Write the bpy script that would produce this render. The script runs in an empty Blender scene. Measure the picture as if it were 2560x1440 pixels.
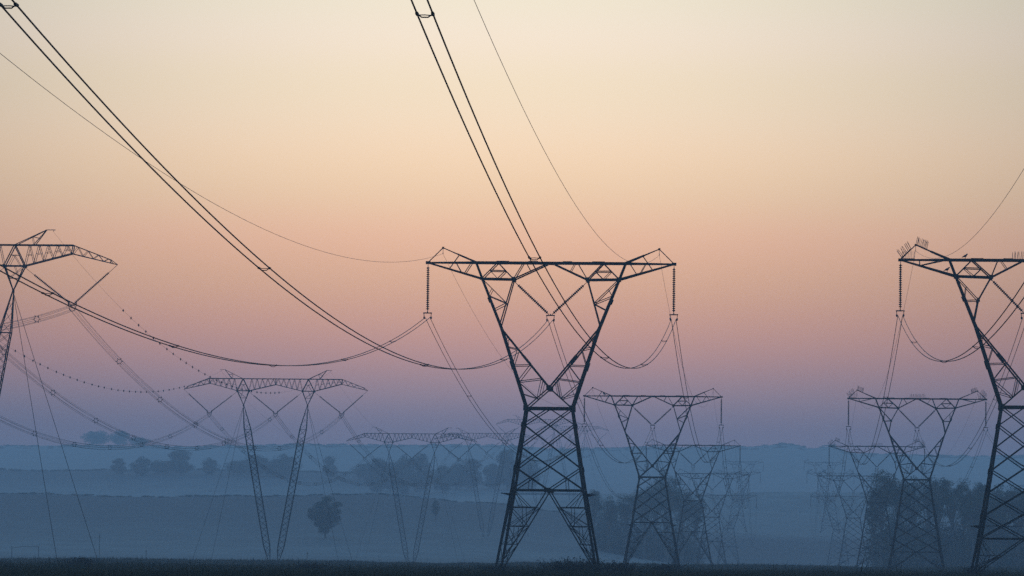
import bpy, math, random
import numpy as np
from mathutils import Vector, Matrix

random.seed(7)
rng = np.random.default_rng(11)
S = bpy.context.scene
COL = S.collection

# ------------------------------------------------------------------ camera
EYE = 1.2
cam_d = bpy.data.cameras.new('camera')
cam_d.sensor_width = 36.0
cam_d.lens = 180.0
cam_d.clip_start = 0.5
cam_d.clip_end = 20000
cam = bpy.data.objects.new('camera', cam_d)
COL.objects.link(cam)
PITCH, ROLL = math.atan(681.0 / 12800), math.radians(0.55)
cam.matrix_world = (Matrix.Translation((0, 0, EYE)) @ Matrix.Rotation(math.pi / 2 + PITCH, 4, 'X')
                    @ Matrix.Rotation(ROLL, 4, 'Z'))
S.camera = cam

# ------------------------------------------------------------------ sky
SUN_AZ = math.radians(-0.25)          # the sun is still below the horizon, almost on the view axis
W = bpy.data.worlds.new('World')
S.world = W
W.use_nodes = True
nt = W.node_tree
nt.nodes.clear()
N, L = nt.nodes.new, nt.links.new


def wmath(op, a, b=None, c=None, clamp=False):
    n = N('ShaderNodeMath')
    n.operation = op
    n.use_clamp = clamp
    for i, v in enumerate((a, b, c)):
        if v is None:
            continue
        if isinstance(v, (int, float)):
            n.inputs[i].default_value = v
        else:
            L(v, n.inputs[i])
    return n.outputs[0]


def srgb(h):
    c = [int(h[i:i + 2], 16) / 255 for i in (0, 2, 4)]
    return tuple(v / 12.92 if v <= 0.04045 else ((v + 0.055) / 1.055) ** 2.4 for v in c)


tc = N('ShaderNodeTexCoord')
sep = N('ShaderNodeSeparateXYZ')
L(tc.outputs['Generated'], sep.inputs[0])
zz = sep.outputs['Z']
# the twilight arch: colour by elevation (sine of it, 0 to 0.125)
ramp = N('ShaderNodeValToRGB')
ramp.color_ramp.interpolation = 'B_SPLINE'
ARCH = [  # sine of elevation, linear colour
    (0.0000, (0.252, 0.179, 0.264)),
    (0.0255, (0.315, 0.199, 0.264)),
    (0.0317, (0.542, 0.327, 0.330)),
    (0.0395, (0.901, 0.420, 0.293)),
    (0.0474, (1.098, 0.524, 0.284)),
    (0.0552, (1.192, 0.647, 0.320)),
    (0.0630, (1.320, 0.719, 0.407)),
    (0.0707, (1.297, 0.874, 0.495)),
    (0.0785, (1.373, 0.967, 0.588)),
    (0.0863, (1.311, 1.010, 0.680)),
    (0.0941, (1.248, 1.010, 0.678)),
    (0.1018, (1.273, 1.045, 0.807)),
    (0.1096, (1.164, 1.032, 0.760)),
    (0.1220, (1.164, 1.032, 0.760)),
]
ZMAX = 0.125
el = ramp.color_ramp.elements
while len(el) < len(ARCH):
    el.new(0.5)
for e, (p, c) in zip(el, ARCH):
    e.position = p / ZMAX
    e.color = (c[0] / 4, c[1] / 4, c[2] / 4, 1)          # the ramp holds 0 to 1
L(wmath('DIVIDE', zz, ZMAX, clamp=True), ramp.inputs[0])
# brighter near the sun's azimuth
az = wmath('SUBTRACT', wmath('ARCTAN2', sep.outputs['X'], sep.outputs['Y']), SUN_AZ)
g = wmath('EXPONENT', wmath('MULTIPLY', wmath('MULTIPLY', az, az), -1.0 / (2 * math.radians(6.2) ** 2)))
glow = wmath('MULTIPLY', wmath('MULTIPLY_ADD', g, 0.84, 0.16), 4.0)
arch = N('ShaderNodeVectorMath')
arch.operation = 'SCALE'
L(ramp.outputs[0], arch.inputs[0])
L(glow, arch.inputs['Scale'])
# upper dome
sky = N('ShaderNodeTexSky')
sky.sky_type = 'NISHITA'
sky.sun_disc = False
sky.sun_elevation = math.radians(1.0)
sky.sun_rotation = SUN_AZ
dome = N('ShaderNodeVectorMath')
dome.operation = 'MULTIPLY'
L(sky.outputs[0], dome.inputs[0])
DOME = 0.10
dome.inputs[1].default_value = (DOME * 2.55, DOME * 5.1, DOME * 9.3)
mixf = N('ShaderNodeMapRange')
mixf.interpolation_type = 'SMOOTHSTEP'
mixf.inputs['From Min'].default_value = 0.115
mixf.inputs['From Max'].default_value = 0.26
L(zz, mixf.inputs['Value'])
mx = N('ShaderNodeMix')
mx.data_type = 'RGBA'
L(mixf.outputs[0], mx.inputs['Factor'])
L(arch.outputs[0], mx.inputs[6])
L(dome.outputs[0], mx.inputs[7])
bg = N('ShaderNodeBackground')
bg.inputs['Strength'].default_value = 1.0
L(mx.outputs[2], bg.inputs['Color'])
wo = N('ShaderNodeOutputWorld')
L(bg.outputs[0], wo.inputs['Surface'])

S.view_settings.view_transform = 'Standard'
S.view_settings.look = 'None'
S.view_settings.exposure = 0
S.view_settings.gamma = 1
S.view_settings.use_curve_mapping = False
S.cycles.use_denoising = False
S.cycles.volume_bounces = 1
S.cycles.max_bounces = 4
S.cycles.diffuse_bounces = 2
S.cycles.glossy_bounces = 2

# ------------------------------------------------------------------ haze: one closed box of even, pale air
HAZE_TOP = 141.0
HAZE_DENSITY = 2.5e-4


def haze_material():
    m = bpy.data.materials.new('haze_air')
    m.use_nodes = True
    t = m.node_tree
    t.nodes.clear()
    v = t.nodes.new('ShaderNodeVolumePrincipled')
    v.inputs['Color'].default_value = (0.86, 0.92, 0.97, 1)
    v.inputs['Density'].default_value = HAZE_DENSITY
    v.inputs['Anisotropy'].default_value = 0.25
    o = t.nodes.new('ShaderNodeOutputMaterial')
    t.links.new(v.outputs[0], o.inputs['Volume'])
    return m


# ------------------------------------------------------------------ helpers
def tag(o, label=None, cat=None, group=None, kind=None):
    if label:
        o['label'] = label
    if cat:
        o['category'] = cat
    if group:
        o['group'] = group
    if kind:
        o['kind'] = kind
    return o


def empty(name, loc=(0, 0, 0), rz=0.0):
    o = bpy.data.objects.new(name, None)
    o.empty_display_size = 2
    COL.objects.link(o)
    o.location = loc
    o.rotation_euler = (0, 0, rz)
    return o


def link_mesh(name, me, parent=None, loc=(0, 0, 0), rot=(0, 0, 0), scale=(1, 1, 1)):
    o = bpy.data.objects.new(name, me)
    COL.objects.link(o)
    o.location, o.rotation_euler, o.scale = loc, rot, scale
    if parent:
        o.parent = parent
    return o


def copy_tree(src, parent=None):
    c = src.copy()
    COL.objects.link(c)
    c.parent = parent
    for ch in src.children:
        copy_tree(ch, c)
    return c


class MB:
    """collects bars, boxes, tubes and discs into one mesh"""

    def __init__(self):
        self.v, self.f = [], []

    def bar(self, p, q, w, w2=None):
        p, q = Vector(p), Vector(q)
        d = q - p
        if d.length < 1e-6:
            return
        d.normalize()
        up = Vector((0, 1, 0)) if abs(d.y) < 0.9 else Vector((1, 0, 0))
        a = d.cross(up).normalized() * (w / 2)
        b = d.cross(a).normalized() * ((w2 or w) / 2)
        i = len(self.v)
        for c in (p, q):
            self.v += [c + a + b, c - a + b, c - a - b, c + a - b]
        self.f += [(i, i + 1, i + 2, i + 3), (i + 7, i + 6, i + 5, i + 4)]
        for k in range(4):
            n = (k + 1) % 4
            self.f.append((i + k, i + 4 + k, i + 4 + n, i + n))

    def box(self, c, s):
        self.bar((c[0], c[1], c[2] - s[2] / 2), (c[0], c[1], c[2] + s[2] / 2), s[0], s[1])

    def path(self, pts, w):
        for a, b in zip(pts, pts[1:]):
            self.bar(a, b, w)

    def tube(self, pts, r, n=6):
        pts = [Vector(p) for p in pts]
        rs = r if isinstance(r, (list, tuple)) else [r] * len(pts)
        i = len(self.v)
        m = len(pts)
        for k, p in enumerate(pts):
            d = (pts[min(k + 1, m - 1)] - pts[max(k - 1, 0)]).normalized()
            up = Vector((0, 0, 1)) if abs(d.z) < 0.9 else Vector((1, 0, 0))
            a = d.cross(up).normalized()
            b = d.cross(a)
            for j in range(n):
                t = 2 * math.pi * j / n
                self.v.append(p + (a * math.cos(t) + b * math.sin(t)) * rs[k])
        for k in range(m - 1):
            for j in range(n):
                x, y = i + k * n + j, i + k * n + (j + 1) % n
                self.f.append((x, y, y + n, x + n))
        self.f.append(tuple(range(i + n - 1, i - 1, -1)))
        self.f.append(tuple(range(i + (m - 1) * n, i + m * n)))

    def ball(self, c, r, n=6):
        c = Vector(c)
        self.tube([c + Vector((0, 0, r * math.cos(t))) for t in (math.pi, 2.4, 1.57, 0.74, 0)],
                  [0.01 * r, r * 0.68, r, r * 0.68, 0.01 * r], n)

    def mesh(self, name, mat, smooth=False):
        me = bpy.data.meshes.new(name)
        me.from_pydata([tuple(v) for v in self.v], [], self.f)
        me.materials.append(mat)
        if smooth:
            me.polygons.foreach_set('use_smooth', [True] * len(me.polygons))
        me.update()
        return me

    def build(self, name, mat, parent=None, smooth=False, **k):
        return link_mesh(name, self.mesh(name, mat, smooth), parent, **k)


def material(name, c1, c2, scale=3.0, rough=0.8, metal=0.0, detail=4.0, mid=(0.35, 0.65), bump=0.0, coord='Object'):
    m = bpy.data.materials.new(name)
    m.use_nodes = True
    t = m.node_tree
    b = t.nodes['Principled BSDF']
    b.inputs['Roughness'].default_value = rough
    b.inputs['Metallic'].default_value = metal
    b.inputs['Specular IOR Level'].default_value = 0.25
    co = t.nodes.new('ShaderNodeTexCoord')
    no = t.nodes.new('ShaderNodeTexNoise')
    no.inputs['Scale'].default_value = scale
    no.inputs['Detail'].default_value = detail
    t.links.new(co.outputs[coord], no.inputs['Vector'])
    r = t.nodes.new('ShaderNodeValToRGB')
    r.color_ramp.elements[0].position, r.color_ramp.elements[1].position = mid
    r.color_ramp.elements[0].color = (*c1, 1)
    r.color_ramp.elements[1].color = (*c2, 1)
    t.links.new(no.outputs['Fac'], r.inputs[0])
    t.links.new(r.outputs[0], b.inputs['Base Color'])
    if bump:
        bp = t.nodes.new('ShaderNodeBump')
        bp.inputs['Strength'].default_value = bump
        t.links.new(no.outputs['Fac'], bp.inputs['Height'])
        t.links.new(bp.outputs[0], b.inputs['Normal'])
    return m


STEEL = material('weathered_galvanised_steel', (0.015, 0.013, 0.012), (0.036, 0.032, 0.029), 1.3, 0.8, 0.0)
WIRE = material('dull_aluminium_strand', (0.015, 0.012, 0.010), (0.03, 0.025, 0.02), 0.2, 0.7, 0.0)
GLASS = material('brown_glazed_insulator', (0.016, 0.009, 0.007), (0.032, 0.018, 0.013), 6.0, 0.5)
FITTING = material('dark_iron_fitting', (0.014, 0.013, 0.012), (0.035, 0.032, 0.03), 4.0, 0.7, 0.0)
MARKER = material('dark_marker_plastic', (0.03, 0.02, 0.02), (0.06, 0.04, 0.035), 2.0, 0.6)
LEAF = material('eucalyptus_foliage', (0.018, 0.030, 0.014), (0.06, 0.085, 0.04), 0.35, 0.75)
LEAF_DRY = material('dry_olive_foliage', (0.03, 0.034, 0.016), (0.075, 0.08, 0.04), 0.4, 0.8)
BARK = material('grey_bark', (0.05, 0.04, 0.032), (0.14, 0.115, 0.09), 2.0, 0.9)
GRASS = material('dry_dark_grass', (0.022, 0.024, 0.012), (0.085, 0.07, 0.038), 0.09, 0.9)
WEED = material('dry_brown_weeds', (0.02, 0.016, 0.012), (0.06, 0.045, 0.03), 1.2, 0.9)
FEATHER = material('dark_plumage', (0.012, 0.012, 0.014), (0.035, 0.032, 0.03), 9.0, 0.7)
PAINT = material('grey_weathered_post', (0.05, 0.048, 0.045), (0.12, 0.11, 0.10), 3.0, 0.8)

# ------------------------------------------------------------------ terrain
YL = [0, 1850, 2100, 2250, 2500, 2650, 3380, 3700, 3850, 4500, 5400, 5800, 6300]
YR = [0, 1850, 2100, 2250, 2500, 2650, 2900, 3050, 3300, 4300, 5400, 5800, 6300]
TER = [  # bearing (X/Y * 12800), distances, ground heights at those distances
    (-1600, YL, [0, 0, 11.5, 19, 31, 29, 38, 62.5, 62, 68, 116, 100, 80]),
    (-900, YL, [0, 0, 11.5, 19, 31, 29, 38.5, 63.5, 63, 70, 118, 100, 80]),
    (-300, YL, [0, 0, 11.5, 19.5, 32, 30, 40, 64, 64, 72, 122, 104, 80]),
    (-60, YL, [0, 0, 11.0, 18, 29, 29, 42, 58, 60, 72, 122, 104, 80]),
    (150, YR, [0, 0, 8.0, 14, 25, 27, 36, 40, 42, 62, 120, 104, 80]),
    (420, YR, [0, 0, 1.0, 3.0, 14, 19, 31, 41, 42, 60, 122, 104, 80]),
    (570, YR, [0, 0, 0.0, 0.5, 12, 18, 30, 43, 43, 58, 123.5, 104, 80]),
    (690, YR, [0, 0, 0.0, 0.5, 11, 17, 30, 44, 44, 58, 127, 106, 80]),
    (760, YR, [0, 0, 0.0, 0.5, 11, 17, 30, 44, 44, 58, 121, 104, 80]),
    (800, YR, [0, 0, 0.0, 0.5, 11, 17, 30, 44, 44, 58, 126, 106, 80]),
    (860, YR, [0, 0, 0.0, 1.0, 12, 18, 30, 44, 44, 58, 116.5, 100, 80]),
    (1300, YR, [0, 0, 0.0, 2.0, 14, 19, 31, 44, 44, 58, 116, 100, 80]),
    (1700, YR, [0, 0, 0.0, 2.0, 14, 19, 31, 44, 44, 58, 116, 100, 80]),
]
TU = np.array([t[0] for t in TER], float)


def ground_z(x, y):
    x, y = np.asarray(x, float), np.asarray(y, float)
    yy = np.clip(y, 1.0, None)
    u = np.clip(x / yy * 12800, TU[0], TU[-1])
    cols = np.array([np.interp(y, yk, row) for _, yk, row in TER])      # (nu, ...)
    i = np.clip(np.searchsorted(TU, u) - 1, 0, len(TU) - 2)
    t = (u - TU[i]) / (TU[i + 1] - TU[i])
    t = t * t * (3 - 2 * t)
    a = np.take_along_axis(cols, i[None], 0)[0]
    b = np.take_along_axis(cols, (i + 1)[None], 0)[0]
    z = a * (1 - t) + b * t
    far = np.clip((y - 1800) / 600, 0, 1)
    return z + far * (0.5 * np.sin(x * 0.031 + y * 0.004) + 0.3 * np.sin(x * 0.083 + 1.3) + 0.22 * np.sin(x * 0.27 + 0.6 * np.sin(x * 0.05)))


def gz(x, y):
    return float(ground_z(np.array([x]), np.array([y]))[0])


def ground_material():
    m = bpy.data.materials.new('farm_fields')
    m.use_nodes = True
    t = m.node_tree
    b = t.nodes['Principled BSDF']
    b.inputs['Roughness'].default_value = 0.95
    co = t.nodes.new('ShaderNodeTexCoord')
    mp = t.nodes.new('ShaderNodeMapping')
    mp.inputs['Scale'].default_value = (0.004, 0.0016, 0.0)
    t.links.new(co.outputs['Object'], mp.inputs[0])
    vo = t.nodes.new('ShaderNodeTexVoronoi')
    vo.inputs['Scale'].default_value = 1.0
    t.links.new(mp.outputs[0], vo.inputs['Vector'])
    no = t.nodes.new('ShaderNodeTexNoise')
    no.inputs['Scale'].default_value = 0.05
    no.inputs['Detail'].default_value = 6
    t.links.new(co.outputs['Object'], no.inputs['Vector'])
    fine = t.nodes.new('ShaderNodeTexNoise')
    fine.inputs['Scale'].default_value = 1.6
    fine.inputs['Detail'].default_value = 8
    t.links.new(co.outputs['Object'], fine.inputs['Vector'])
    r = t.nodes.new('ShaderNodeValToRGB')
    r.color_ramp.elements[0].position = 0.3
    r.color_ramp.elements[0].color = (0.020, 0.022, 0.012, 1)
    r.color_ramp.elements[1].position = 0.7
    r.color_ramp.elements[1].color = (0.085, 0.072, 0.04, 1)
    add = t.nodes.new('ShaderNodeMath')
    add.operation = 'MULTIPLY_ADD'
    add.inputs[1].default_value = 0.5
    t.links.new(fine.outputs['Fac'], add.inputs[0])
    half = t.nodes.new('ShaderNodeMath')
    half.operation = 'MULTIPLY'
    half.inputs[1].default_value = 0.5
    t.links.new(no.outputs['Fac'], half.inputs[0])
    t.links.new(half.outputs[0], add.inputs[2])
    t.links.new(add.outputs[0], r.inputs[0])
    mix = t.nodes.new('ShaderNodeMix')
    mix.data_type = 'RGBA'
    mix.inputs['Factor'].default_value = 0.30
    sc = t.nodes.new('ShaderNodeSeparateColor')
    t.links.new(vo.outputs['Color'], sc.inputs[0])
    r2 = t.nodes.new('ShaderNodeValToRGB')
    r2.color_ramp.elements[0].color = (0.022, 0.026, 0.014, 1)
    r2.color_ramp.elements[1].color = (0.08, 0.07, 0.045, 1)
    t.links.new(sc.outputs[0], r2.inputs[0])
    t.links.new(r.outputs[0], mix.inputs[6])
    t.links.new(r2.outputs[0], mix.inputs[7])
    # fields of the hillside: low mist painted into their colour, pale foot to dark top
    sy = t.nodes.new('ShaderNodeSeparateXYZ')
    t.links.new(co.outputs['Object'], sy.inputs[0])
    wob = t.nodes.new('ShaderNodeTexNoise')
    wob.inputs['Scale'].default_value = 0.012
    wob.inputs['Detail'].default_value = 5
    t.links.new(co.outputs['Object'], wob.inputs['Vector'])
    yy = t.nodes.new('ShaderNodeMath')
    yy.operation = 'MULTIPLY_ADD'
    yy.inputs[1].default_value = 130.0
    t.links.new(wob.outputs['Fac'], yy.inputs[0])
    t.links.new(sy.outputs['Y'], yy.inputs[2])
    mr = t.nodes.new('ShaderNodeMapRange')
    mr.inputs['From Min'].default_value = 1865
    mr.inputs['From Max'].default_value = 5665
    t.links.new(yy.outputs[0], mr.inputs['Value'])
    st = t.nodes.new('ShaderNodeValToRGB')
    MIST_BANDS = [(0.000, 0.190), (0.041, 0.170), (0.083, 0.120), (0.122, 0.070), (0.162, 0.045), (0.187, 0.045), (0.204, 0.170), (0.299, 0.200), (0.404, 0.260), (0.446, 0.180), (0.478, 0.080), (0.503, 0.070), (0.536, 0.200), (0.720, 0.250), (1.000, 0.280)]
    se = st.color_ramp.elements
    while len(se) < len(MIST_BANDS):
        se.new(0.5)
    for e, (p, c) in zip(se, MIST_BANDS):
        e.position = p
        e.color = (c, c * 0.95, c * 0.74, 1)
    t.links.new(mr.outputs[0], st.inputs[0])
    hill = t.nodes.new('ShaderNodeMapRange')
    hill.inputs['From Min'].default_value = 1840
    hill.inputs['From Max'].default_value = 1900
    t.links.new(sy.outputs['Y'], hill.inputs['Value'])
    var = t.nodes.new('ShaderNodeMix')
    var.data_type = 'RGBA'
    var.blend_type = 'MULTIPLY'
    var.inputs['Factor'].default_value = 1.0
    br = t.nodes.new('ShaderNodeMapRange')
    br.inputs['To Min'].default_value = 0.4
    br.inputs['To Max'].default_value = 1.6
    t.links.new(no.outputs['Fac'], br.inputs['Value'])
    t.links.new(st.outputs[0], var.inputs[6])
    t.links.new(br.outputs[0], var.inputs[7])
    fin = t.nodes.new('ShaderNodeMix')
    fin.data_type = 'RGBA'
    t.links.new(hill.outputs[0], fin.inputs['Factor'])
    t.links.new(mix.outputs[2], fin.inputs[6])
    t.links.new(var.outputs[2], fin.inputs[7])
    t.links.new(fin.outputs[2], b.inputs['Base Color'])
    return m


def build_ground():
    ys = np.unique(np.concatenate([np.linspace(-150, 1800, 40), np.linspace(1800, 5500, 230),
                                   np.linspace(5500, 6300, 8), np.array(YL[1:] + YR[1:], float)]))
    us = np.linspace(-1, 1, 181)
    X, Y = np.meshgrid(us * 1180.0, ys)
    Z = ground_z(X, Y)
    nx, ny = X.shape[1], X.shape[0]
    v = np.stack([X, Y, Z], -1).reshape(-1, 3)
    idx = np.arange(nx * ny).reshape(ny, nx)
    f = np.stack([idx[:-1, :-1], idx[:-1, 1:], idx[1:, 1:], idx[1:, :-1]], -1).reshape(-1, 4)
    me = bpy.data.meshes.new('ground')
    me.from_pydata(v.tolist(), [], f.tolist())
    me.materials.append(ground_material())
    me.polygons.foreach_set('use_smooth', [True] * len(me.polygons))
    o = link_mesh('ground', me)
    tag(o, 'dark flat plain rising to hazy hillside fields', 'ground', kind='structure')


build_ground()


def soup(name, verts, nper, mat, parent=None):
    """verts (n, nper, 3): n separate small faces as one mesh"""
    n = verts.shape[0]
    me = bpy.data.meshes.new(name)
    me.vertices.add(n * nper)
    me.vertices.foreach_set('co', verts.reshape(-1).astype(np.float32))
    me.loops.add(n * nper)
    me.loops.foreach_set('vertex_index', np.arange(n * nper, dtype=np.int32))
    me.polygons.add(n)
    me.polygons.foreach_set('loop_start', np.arange(0, n * nper, nper, dtype=np.int32))
    me.materials.append(mat)
    me.update()
    me.validate()
    return link_mesh(name, me, parent)


def blades(base, h, w, lean):
    """triangular grass blades"""
    n = len(base)
    a = rng.uniform(0, math.pi, n)
    d = np.stack([np.cos(a), np.sin(a), np.zeros(n)], -1) * (w[:, None] / 2)
    tip = base + np.stack([rng.normal(0, 1, n) * lean, rng.normal(0, 1, n) * lean, h], -1)
    return np.stack([base - d, base + d, tip], 1)


def build_grass():
    n = 170000
    y = 1 / rng.uniform(1 / 1260, 1 / 255, n)
    x = y * rng.uniform(-0.115, 0.115, n)
    patch = 0.5 + 0.5 * np.sin(x * 0.11 + 0.7 * np.sin(y * 0.02)) * np.sin(y * 0.037 + x * 0.02)
    h = rng.gamma(6, 0.04, n) * (0.6 + 0.6 * patch) + 0.06
    base = np.stack([x, y, ground_z(x, y) - 0.03], -1)
    b1 = blades(base, h, rng.uniform(0.06, 0.2, n), h * 0.25)
    # taller, coarser grass and weeds on the far edge of the plain
    n2 = 60000
    y2 = rng.uniform(1060, 1300, n2)
    x2 = y2 * rng.uniform(-0.125, 0.125, n2)
    cl = 0.75 + 0.25 * np.sin(x2 * 0.09) * np.sin(x2 * 0.031 + 2) + 0.12 * np.sin(x2 * 0.47)
    h2 = (0.55 + rng.gamma(3, 0.10, n2)) * cl
    base2 = np.stack([x2, y2, ground_z(x2, y2) - 0.03], -1)
    b2 = blades(base2, h2, rng.uniform(0.2, 0.55, n2), h2 * 0.22)
    # scattered taller stalks in clumps
    cx = rng.uniform(-0.11, 0.11, 260)
    cy = 1 / rng.uniform(1 / 1000, 1 / 400, 260)
    k = rng.integers(0, 260, 9000)
    x3 = cx[k] * cy[k] + rng.normal(0, 1.6, 9000)
    y3 = cy[k] + rng.normal(0, 4.0, 9000)
    h3 = rng.gamma(5, 0.09, 9000) * rng.uniform(0.5, 1.3, 260)[k] + 0.15
    base3 = np.stack([x3, y3, ground_z(x3, y3) - 0.03], -1)
    b3 = blades(base3, h3, rng.uniform(0.05, 0.16, 9000), h3 * 0.3)
    o = soup('grass', np.concatenate([b1, b2, b3]), 3, GRASS)
    tag(o, 'dark dry grass covering the flat foreground plain', 'grass', kind='stuff')


build_grass()


# ------------------------------------------------------------------ pylons
def lerp(a, b, t):
    return tuple(x + (y - x) * t for x, y in zip(a, b))


def insulator_mesh(name, length, discs, r):
    m = MB()
    pts, rs = [], []
    g0 = 0.05 * length
    pts.append((0, 0, 0)); rs.append(0.03)
    pts.append((0, 0, -g0)); rs.append(0.03)
    sp = (length - 2 * g0) / discs
    for k in range(discs):
        z = -g0 - k * sp
        for dz, rr in ((0.0, 0.06), (0.34, 0.07), (0.40, r), (0.74, r * 0.92), (0.80, 0.065)):
            pts.append((0, 0, z - dz * sp)); rs.append(rr)
    pts.append((0, 0, -length + g0 * 0.7)); rs.append(0.035)
    pts.append((0, 0, -length)); rs.append(0.035)
    m.tube(pts, rs, 8)
    return m.mesh(name, GLASS)


def aim(o, p, q):
    """an insulator mesh hangs along -Z from p towards q"""
    d = (Vector(q) - Vector(p)).normalized()
    o.location = p
    o.rotation_mode = 'QUATERNION'
    o.rotation_quaternion = Vector((0, 0, -1)).rotation_difference(d)


INS_S = insulator_mesh('insulator_string', 4.6, 20, 0.155)
INS_V = insulator_mesh('insulator_string', 4.35, 20, 0.155)
INS_G = insulator_mesh('insulator_string', 6.6, 28, 0.155)


def yoke_twin():
    m = MB()
    m.bar((-0.42, 0, -0.03), (0.42, 0, -0.03), 0.11, 0.05)
    m.bar((0, 0, 0.12), (0, 0, -0.05), 0.10)
    for s in (-1, 1):
        m.bar((s * 0.36, 0, -0.02), (s * 0.33, 0, -0.42), 0.06)
        m.tube([(s * 0.33, -0.45, -0.56), (s * 0.33, -0.2, -0.46), (s * 0.33, 0, -0.43), (s * 0.33, 0.2, -0.46), (s * 0.33, 0.45, -0.56)],
               [0.05, 0.075, 0.09, 0.075, 0.05], 6)
    return m.mesh('yoke', FITTING)


YOKE2 = yoke_twin()
ZC, ZL = 29.8, 28.25        # upper and lower chord of the bridge
TIPX = 11.85


def pylon(kind):
    """self supporting pylon with a window; kind 'A' has high splayed legs, kind 'B' a long body and bird spikes"""
    A = kind == 'A'
    root = empty('lattice_pylon')
    zb = 7.95 if A else 3.3
    nstep = 4 if A else 6
    zw, zk, zh = 15.8, 23.4, 17.75
    hw, hb, hf = 2.2, (3.42 if A else 4.2), 4.9
    foot_z = -0.3

    def half(z):                                   # half width of the square body
        if z >= zb:
            return hw + (hb - hw) * (zw - z) / (zw - zb)
        return hb + (hf - hb) * (zb - z) / zb

    def dep(z):                                    # half depth above the waist
        return np.interp(z, [zw, zk, ZL, ZC], [2.1, 1.65, 1.15, 1.0])
    # --- body
    b = MB()
    corners = [(-1, -1), (1, -1), (1, 1), (-1, 1)]
    lv = [zw + (zb - zw) * t for t in ([0] + [0.2 + 0.8 * k / (nstep - 1) for k in range(nstep)] if A else
                                       [0] + [0.14 + 0.86 * k / (nstep - 1) for k in range(nstep)])]
    n = len(lv) - 1
    for sx, sy in corners:
        for k in range(n):
            z0, z1 = lv[k], lv[k + 1]
            w = 0.17 + 0.018 * k
            b.bar((sx * half(z0), sy * half(z0), z0), (sx * half(z1), sy * half(z1), z1), w)
            if k % 2 == 1:                          # splice plates
                zs = z0 + (z1 - z0) * 0.12
                ze = z0 - (z1 - z0) * 0.10
                b.bar((sx * (half(zs) + .03), sy * (half(zs) + .03), zs), (sx * (half(ze) + .03), sy * (half(ze) + .03), ze), w + 0.05)
    for k in range(4):
        c0, c1 = corners[k], corners[(k + 1) % 4]

        def P(c, z):
            return (c[0] * half(z), c[1] * half(z), z)

        def M(z):
            return lerp(P(c0, z), P(c1, z), 0.5)
        bw = 0.10
        for i in range(n - 1):
            b.bar(P(c0, lv[i]), P(c1, lv[i + 2]), bw)
            b.bar(P(c1, lv[i]), P(c0, lv[i + 2]), bw)
        b.bar(M(lv[0]), P(c0, lv[1]), bw)
        b.bar(M(lv[0]), P(c1, lv[1]), bw)
        b.bar(P(c0, lv[n - 1]), M(lv[n]), bw)
        b.bar(P(c1, lv[n - 1]), M(lv[n]), bw)
        b.bar(P(c0, zw), P(c1, zw), 0.22)
        b.bar(P(c0, zb), P(c1, zb), 0.15)
        if A:
            for t in (0.235, 0.765):
                p = lerp(P(c0, zb), P(c1, zb), t)
                q = lerp(P(c0, lv[n - 1]), P(c1, lv[n - 1]), t)
                b.bar(p, lerp(p, q, 0.52), 0.06)
            c = M(zb)
            b.box((c[0], c[1], c[2]), (0.66, 0.12, 0.42) if k % 2 == 0 else (0.12, 0.66, 0.42))
    for sx, sy in corners:
        b.box((sx * hw, sy * hw, zw), (0.44, 0.34, 0.5))
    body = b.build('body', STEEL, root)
    # --- the four splayed legs under the belt
    for sx, sy in corners:
        m = MB()
        top, foot = (sx * hb, sy * hb, zb), (sx * hf, sy * hf, foot_z)
        m.bar(top, foot, 0.24)
        m.box((foot[0], foot[1], 0.05), (0.7, 0.7, 0.5))
        kx, ky = (0, sy * hb, zb), (sx * hb, 0, zb)
        k_end = lerp(top, foot, 0.97)
        m.bar(kx, k_end, 0.11)
        m.bar(ky, k_end, 0.11)
        ts = (0.20, 0.42, 0.63, 0.83) if A else (0.45, 0.75)
        prev = None
        for j, t in enumerate(ts):
            a = lerp(top, foot, t)
            px, py = lerp(kx, k_end, t / 0.97), lerp(ky, k_end, t / 0.97)
            m.bar(a, px, 0.07)
            m.bar(a, py, 0.07)
            m.bar(px, py, 0.06)
            if prev:
                pa, ppx, ppy = prev
                m.bar(pa, px, 0.06)
                m.bar(pa, py, 0.06)
                m.bar(ppx, lerp(a, px, 0.45), 0.05)
                m.bar(ppy, lerp(a, py, 0.45), 0.05)
                m.bar(lerp(pa, ppx, 0.5), lerp(a, px, 0.9), 0.05)
                m.bar(ppx, py, 0.045)
            else:
                m.bar(top, lerp(a, px, 0.7), 0.06)
                m.bar(top, lerp(a, px, 0.4), 0.05)
                m.bar(top, lerp(a, py, 0.7), 0.06)
                m.bar(top, py, 0.05)
            prev = (a, px, py)
        m.bar(prev[0], lerp(kx, k_end, 0.95), 0.05)
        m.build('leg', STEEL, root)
    # --- barbed anti climbing guard
    m = MB()
    zg = zb - 0.45 if A else zb + 1.1
    h0, h1 = half(zg), half(zg) + 0.8
    for sx, sy in corners:
        for dx, dy in ((1, 0), (0, 1), (1, 1)):
            m.bar((sx * h0, sy * h0, zg), (sx * (h0 + dx * .85), sy * (h0 + dy * .85), zg + 0.10), 0.09)
            m.bar((sx * h0, sy * h0, zg - .14), (sx * (h0 + dx * .55), sy * (h0 + dy * .55), zg + 0.04), 0.06)
    for rr in (0.3, 0.55, 0.8):
        h = h0 + rr
        for k in range(4):
            c0, c1 = corners[k], corners[(k + 1) % 4]
            m.bar((c0[0] * h, c0[1] * h, zg + 0.1), (c1[0] * h, c1[1] * h, zg + 0.1), 0.022)
    for s in (-1, 1):
        for sx, sy in corners:
            m.bar((sx * h0, sy * (h0 - .1), zg), (sx * h0, sy * (h0 - 1.1), zg - 0.05), 0.05)
    m.build('climbing_guard', STEEL, body)
    # --- window frame
    m = MB()
    C, D = (6.6, ZL), (7.2, ZC)
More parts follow.
